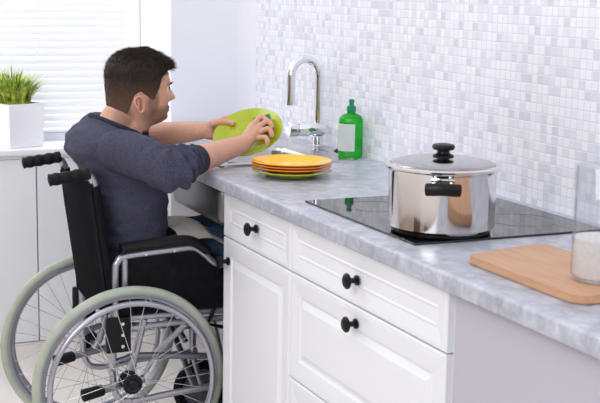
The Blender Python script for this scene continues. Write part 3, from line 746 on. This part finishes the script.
def strand(bm, p, d, ln, wd):
    d = d.normalized(); s = d.cross(Vector((random.uniform(-1, 1), random.uniform(-1, 1), random.uniform(-1, 1)))).normalized(); q = d.cross(s)
    m_ = p+d*ln*.55+Vector((0, 0, .0)); e = p+d*ln+Vector((0, 0, -ln*.12))
    b0 = [bm.verts.new(p+s*wd), bm.verts.new(p-s*wd*.5+q*wd*.8), bm.verts.new(p-s*wd*.5-q*wd*.8)]
    b1 = [bm.verts.new(m_+s*wd*.8), bm.verts.new(m_-s*wd*.4+q*wd*.64), bm.verts.new(m_-s*wd*.4-q*wd*.64)]
    t_ = bm.verts.new(e)
    for k in range(3):
        bm.faces.new((b0[k], b0[(k+1) % 3], b1[(k+1) % 3], b1[k])); bm.faces.new((b1[k], b1[(k+1) % 3], t_))
for i in range(12000):
    a = random.uniform(0, 2*PI); hl = hairline(a)-random.choice((0, 0, .007)); t = random.random()**.7; z = hl+(1.2435-hl)*math.sin(t*PI/2)
    th = thick(a, t, z); p = scalp(a, z, th*.6); p.z += th*.6*max(0, (z-1.20)/.05)
    top = max(0, min(1, (z-1.165)/.06)); fr = max(0, math.cos(a))
    c = Vector((HX, -.155, 1.15)); nrm = (p-c).normalized()
    d = nrm*(.35+.35*top)+Vector((0, .9*top+.15*fr, -.75*(1-top)))+Vector((random.gauss(0, .22), random.gauss(0, .22), random.gauss(0, .22)))
    strand(bm, p, d, (.006+.014*top*(1+.45*fr))*random.uniform(.6, 1.15), .0006)
for i in range(1400):   # front quiff brushed forward
    a = random.uniform(-.75, .75); z = random.uniform(1.194, 1.232); p = scalp(a, z, .004)
    d = Vector((random.gauss(0, .25), 1, random.gauss(.32, .3)))
    strand(bm, p, d, random.uniform(.024, .044), .0009)
obj('hair', bm, 'hair', man, True, 80)

# towel across the lap
bm = B(); N1, N2 = 30, 26; g_ = []
for i in range(N1+1):
    row = []
    for j in range(N2+1):
        u, v = i/N1, j/N2; x = -.500+u*.36; y = -.075+v*.15
        z = .704+.003*math.sin(u*9+v*4)+.006*noise.noise(Vector((u*3, v*3, 1)))-.05*max(0, abs(u-.5)*2-.72)-.10*max(0, v-.70)
        row.append(bm.verts.new((x, y+.01*math.sin(u*5), z)))
    g_.append(row)
for i in range(N1):
    for j in range(N2): bm.faces.new((g_[i][j], g_[i+1][j], g_[i+1][j+1], g_[i][j+1]))
bmesh.ops.solidify(bm, geom=bm.faces[:], thickness=.012)
tag(obj('folded_towel', bm, 'towel', None, True, 70), 'cream cloth lying across the man\'s lap', 'towel')

# ------------------------------------------------------------------ wheelchair
ch = thing('wheelchair', 'silver framed wheelchair with black seat and pale green tyres, carrying the man', 'wheelchair', (0, 0, 0))
NX, FX = -.088, -.572      # wheel planes
LX, RX = -.145, -.515      # frame sides (near, far)
WY, WZ, WRAD = -.26, .275, .295
WY = -.26
def big_wheel(x, out):
    ax = (out, 0, 0); mt = axm((x, WY, WZ), ax)
    bm = B()
    lathe(bm, [(.272, -.012), (.272, .012), (.262, .011), (.257, .006), (.256, 0), (.257, -.006), (.262, -.011), (.272, -.012)], 96, mt); wh = obj('wheel_rim', bm, 'silver', ch)
    bm = B(); torus(bm, .281, .0145, mt, 120, 18); obj('tyre', bm, 'tyre', wh)
    bm = B(); torus(bm, .250, .0088, axm((x+out*.034, WY, WZ), ax), 120, 14); obj('hand_rim', bm, 'silver', wh)
    for k in range(6):
        a = 2*PI*k/6+.3; c, s = math.cos(a), math.sin(a)
        bm = B(); tube(bm, [(x+out*.008, WY+c*.264, WZ+s*.264), (x+out*.03, WY+c*.256, WZ+s*.256)], .003, 8); obj('bracket', bm, 'silver', wh)
    bm = B(); lathe(bm, [(0, -.03), (.019, -.03), (.030, -.026), (.030, -.021), (.016, -.017), (.015, .017), (.030, .021), (.030, .026), (.019, .03), (.018, .040), (.014, .044), (0, .045)], 36, mt); obj('hub', bm, 'black', wh)
    for k in range(32):
        a = 2*PI*k/32; side = 1 if k % 2 else -1; off = .95*(1 if (k//2) % 2 else -1)
        p0 = Vector((x+out*side*.0235, WY+math.cos(a+off)*.026, WZ+math.sin(a+off)*.026)); p1 = Vector((x, WY+math.cos(a)*.2575, WZ+math.sin(a)*.2575))
        bm = B(); tube(bm, [p0, p1], .0011, 6); obj('spoke', bm, 'spoke', wh)
big_wheel(NX, 1); big_wheel(FX, -1)
def T(name, pts, r, m='silver', parent=ch, sm=0, seg=14, sq=1):
    bm = B(); tube(bm, spline(pts, sm) if sm else pts, r, seg, sq=sq); return obj(name, bm, m, parent)
BT = [(-.302, .50), (-.335, .72), (-.350, .86)]   # backrest line (y,z)
for x, s in ((LX, 1), (RX, -1)):
    # backrest tube with push handle
    bt = T('back_tube', [(x, -.298, .31), (x, -.300, .50), (x, -.330, .72), (x, -.345, .845), (x, -.352, .882), (x, -.372, .902), (x, -.400, .905)], .0115, sm=5)
    gp = [(x, -.375-.0, .9045), (x, -.381, .905), (x, -.49, .897), (x, -.502, .893), (x, -.506, .892)]
    bm = B(); P = [Vector((x, -.362-.00125*i, .9048-.00016*i)) for i in range(98)]
    rs = [.0178+.0014*math.sin(i*.26) if 6 < i < 92 else .0185 for i in range(98)]; rs[0] = .015; rs[-1] = .012; rs[-2] = .016
    tube(bm, P, rs, 20); obj('grip', bm, 'rubber', bt)
    # side frame
    sf = T('side_frame', [(x, -.298, .46), (x, .06, .455), (x, .12, .43), (x, .155, .33), (x, .20, .14)], .0115, sm=5)
    T('lower_rail', [(x, -.30, .32), (x, -.26, .33), (x, -.20, .335), (x, .10, .30)], .0105, 'dsilver', sf, 4)
    T('upper_rail', [(x, -.26, .425), (x, -.10, .43), (x, .09, .43)], .010, 'silver', sf)
    T('front_post', [(x, .085, .45), (x, .085, .20)], .0125, 'silver', sf)
    T('middle_post', [(x, -.20, .45), (x, -.24, .29), (x, -.26, .26)], .0115, 'silver', sf)
    T('diagonal_strut', [(x-.0*s, -.03, .42), (x, .06, .25)], .0095, 'dsilver', sf)
    T('bottom_rail', [(x, -.30, .30), (x, -.27, .20), (x, -.10, .205), (x, .10, .215)], .0105, 'silver', sf, 4)
    bm = B(); box(bm, x+s*.012, x+s*.030, -.325, -.248, .36, .47, .006); obj('axle_plate', bm, 'black', sf)
    for z in (.38, .415, .45):
        bm = B(); lathe(bm, [(0, 0), (.005, 0), (.005, .003), (0, .004)], 12, axm((x+s*.030, -.275, z), (s, 0, 0))); obj('bolt', bm, 'chrome', sf)
    T('axle', [(x, WY, WZ), ((NX-.03) if s > 0 else (FX+.03), WY, WZ)], .009, 'dsilver', sf)
    # tipping lever
    T('tipping_lever', [(x, -.20, .262), (x, -.335, .240)], .0125, 'dsilver')
    bm = B(); tube(bm, [(x, -.325, .2425), (x, -.33, .241), (x, -.392, .230), (x, -.395, .2295)], [.012, .0175, .0195, .014], 16); obj('rubber_tip', bm, 'rubber', ch)
    # armrest
    ar = T('armrest_frame', [(x+s*.012, -.292, .44), (x+s*.012, -.292, .60), (x+s*.012, -.285, .635), (x+s*.012, -.255, .652), (x+s*.012, -.10, .662), (x+s*.012, -.045, .662), (x+s*.012, -.010, .640), (x+s*.012, .020, .612), (x+s*.012, .045, .605), (x+s*.012, .075, .60), (x+s*.012, .09, .57), (x+s*.012, .09, .45)], .0105, sm=6)
    T('rear_post', [(x+s*.012, -.262, .645), (x+s*.012, -.262, .55)], .0095, 'silver', ar)
    bm = B(); pd = spline([(x+s*.012, -.268, .675), (x+s*.012, -.262, .678), (x+s*.012, -.12, .688), (x+s*.012, -.07, .688), (x+s*.012, -.04, .678), (x+s*.012, -.008, .655), (x+s*.012, -.002, .650)], 4)
    tube(bm, pd, [.009]+[.0155]*(len(pd)-2)+[.009], 20, sq=1.45); obj('arm_pad', bm, 'pad', ar)
    bm = B(); 
    sidep = [(-.283, .47), (.085, .47), (.085, .585), (.045, .594), (.018, .600), (-.012, .628), (-.045, .652), (-.10, .652), (-.25, .642), (-.262, .60)]
    lo = [bm.verts.new((x+s*.008, y, z)) for y, z in sidep]; hi = [bm.verts.new((x+s*.016, y, z)) for y, z in sidep]
    bm.faces.new(lo); bm.faces.new(hi[::-1])
    for i in range(len(sidep)): j = (i+1) % len(sidep); bm.faces.new((lo[i], lo[j], hi[j], hi[i]))
    obj('skirt_guard', bm, 'nylon', ar, False)
    for y, z in ((-.20, .655), (-.11, .660)):
        bm = B(); lathe(bm, [(0, 0), (.004, 0), (.004, .003), (0, .004)], 12, axm((x+s*.0225, y, z), (s, 0, 0))); obj('screw', bm, 'chrome', ar)
    bm = B(); box(bm, x+s*.012-.011, x+s*.012+.011, .026, .045, .575, .632, .005); obj('clamp', bm, 'black', ar)
    # brake
    br = T('brake_lever', [(x+s*.018, .02, .47), (x+s*.018, .0, .42), (x+s*.018, .05, .405)], .006, 'black')
    bm = B(); box(bm, x+s*.012, x+s*.026, -.045, -.015, .41, .445, .005); obj('brake_clamp', bm, 'black', br)
    # caster
    cx, cy = x-.0*s, .115
    cs = T('caster_fork', [(cx, cy-.03, .235), (cx, cy-.03, .20)], .013, 'silver')
    for q in (-1, 1): 
        bm = B(); tube(bm, [(cx+q*.016, cy-.03, .200), (cx+q*.022, cy-.03, .18), (cx+q*.022, cy, .08)], .006, 10, sq=1.6); obj('fork_arm', bm, 'silver', cs)
    bm = B(); box(bm, cx-.024, cx+.024, cy-.045, cy-.015, .188, .204, .004); obj('fork_crown', bm, 'silver', cs)
    bm = B(); torus(bm, .082, .018, axm((cx, cy, .08), (1, 0, 0)), 48, 12, .8); cw = obj('caster_wheel', bm, 'rubber', cs)
    bm = B(); lathe(bm, [(0, -.014), (.016, -.014), (.018, -.008), (.062, -.006), (.068, -.012), (.070, 0), (.068, .012), (.062, .006), (.018, .008), (.016, .014), (0, .014)], 40, axm((cx, cy, .08), (1, 0, 0))); obj('caster_hub', bm, 'dsilver', cw)
    # footrest
    ft = T('footrest_hanger', [(x, .085, .43), (x, .16, .41), (x, .215, .30), (x, .27, .12), (x, .28, .10)], .010, 'silver', ch, 5)
    bm = B(); box(bm, min(x, x-s*.15), max(x, x-s*.15), .20, .40, .060, .072, .004); obj('foot_plate', bm, 'black', ft)
# cross braces
T('cross_brace', [(LX, -.06, .425), (RX, -.06, .21)], .010, 'silver'); T('cross_brace', [(RX, -.035, .425), (LX, -.035, .21)], .010, 'dsilver')
# backrest cloth
bm = B(); rows = []
for i in range(25):
    t = i/24; z = .475+.40*t; row = []
    yl = -.300-.045*min(1, max(0, (z-.5)/.34))
    for j in range(17):
        u = j/16; x = RX-.016+(LX-RX+.032)*u; sag = -.012*math.sin(PI*u)
        row.append(bm.verts.new((x, yl-.014+sag+.003*noise.noise(Vector((x*8, z*8, 3))), z)))
    rows.append(row)
for a, b in zip(rows, rows[1:]):
    for j in range(16): bm.faces.new((a[j], a[j+1], b[j+1], b[j]))
bmesh.ops.solidify(bm, geom=bm.faces[:], thickness=.006)
for x in (LX, RX): tube(bm, spline([(x, -.300, .50), (x, -.330, .72), (x, -.345, .845), (x, -.349, .866)], 5), .0165, 16)
obj('backrest', bm, 'nylon', ch, True, 60)
bm = B(); box(bm, RX+.0, LX-.0, -.29, .13, .462, .478, .004); st = obj('seat_sling', bm, 'nylon', ch)
bm = B(); box(bm, RX+.018, LX-.018, -.285, .125, .480, .520, .014, 3); obj('seat_cushion', bm, 'nylon', ch)

# ------------------------------------------------------------------ potted grass on the sill
pl = thing('potted_plant', 'spiky green grass plant in a square white planter on the sill', 'plant', (-1.715, -.272, .7905), math.radians(24))
bm = B()
def sqring(h, z): return [bm.verts.new((sx*h, sy*h, z)) for sx, sy in ((-1, -1), (1, -1), (1, 1), (-1, 1))]
RR = [sqring(*q) for q in ((.078, 0), (.081, .002), (.087, .176), (.0865, .178), (.079, .178), (.078, .150))]
for a, b in zip(RR, RR[1:]):
    for k in range(4): bm.faces.new((a[k], a[(k+1) % 4], b[(k+1) % 4], b[k]))
bm.faces.new(RR[0][::-1]); bm.faces.new(RR[-1]); obj('planter', bm, 'planter', pl, False)
obj('soil', box(B(), -.077, .077, -.077, .077, .1505, .165), 'soil', pl, False)
bm = B()
for i in range(520):
    a = random.uniform(0, 2*PI); r = .066*math.sqrt(random.random()); bx, by = r*math.cos(a), r*math.sin(a)
    ln = random.uniform(.09, .19)*(1-.25*r/.066); lean = random.uniform(.05, .4)+.55*r/.066
    az = a+random.gauss(0, .5); dx, dy = math.cos(az), math.sin(az); wd = random.uniform(.0022, .0042)
    px, py = -dy*wd, dx*wd; prev = None
    for k in range(5):
        t = k/4; h = ln*t; o_ = lean*ln*t*t*.8; c = Vector((bx+dx*o_, by+dy*o_, .165+h*(1-.15*lean*t)))
        if k < 4: cur = [bm.verts.new(c+Vector((px, py, 0))*(1-.5*t)), bm.verts.new(c+Vector((0, 0, .0012))), bm.verts.new(c-Vector((px, py, 0))*(1-.5*t))]
        else: cur = [bm.verts.new(c)]
        if prev:
            if len(cur) == 3:
                for q in range(2): bm.faces.new((prev[q], prev[q+1], cur[q+1], cur[q]))
                bm.faces.new((prev[0], cur[0], cur[2], prev[2]))
            else:
                for q in range(2): bm.faces.new((prev[q], prev[q+1], cur[0]))
        prev = cur
obj('leaves', bm, 'leaf', pl, False)
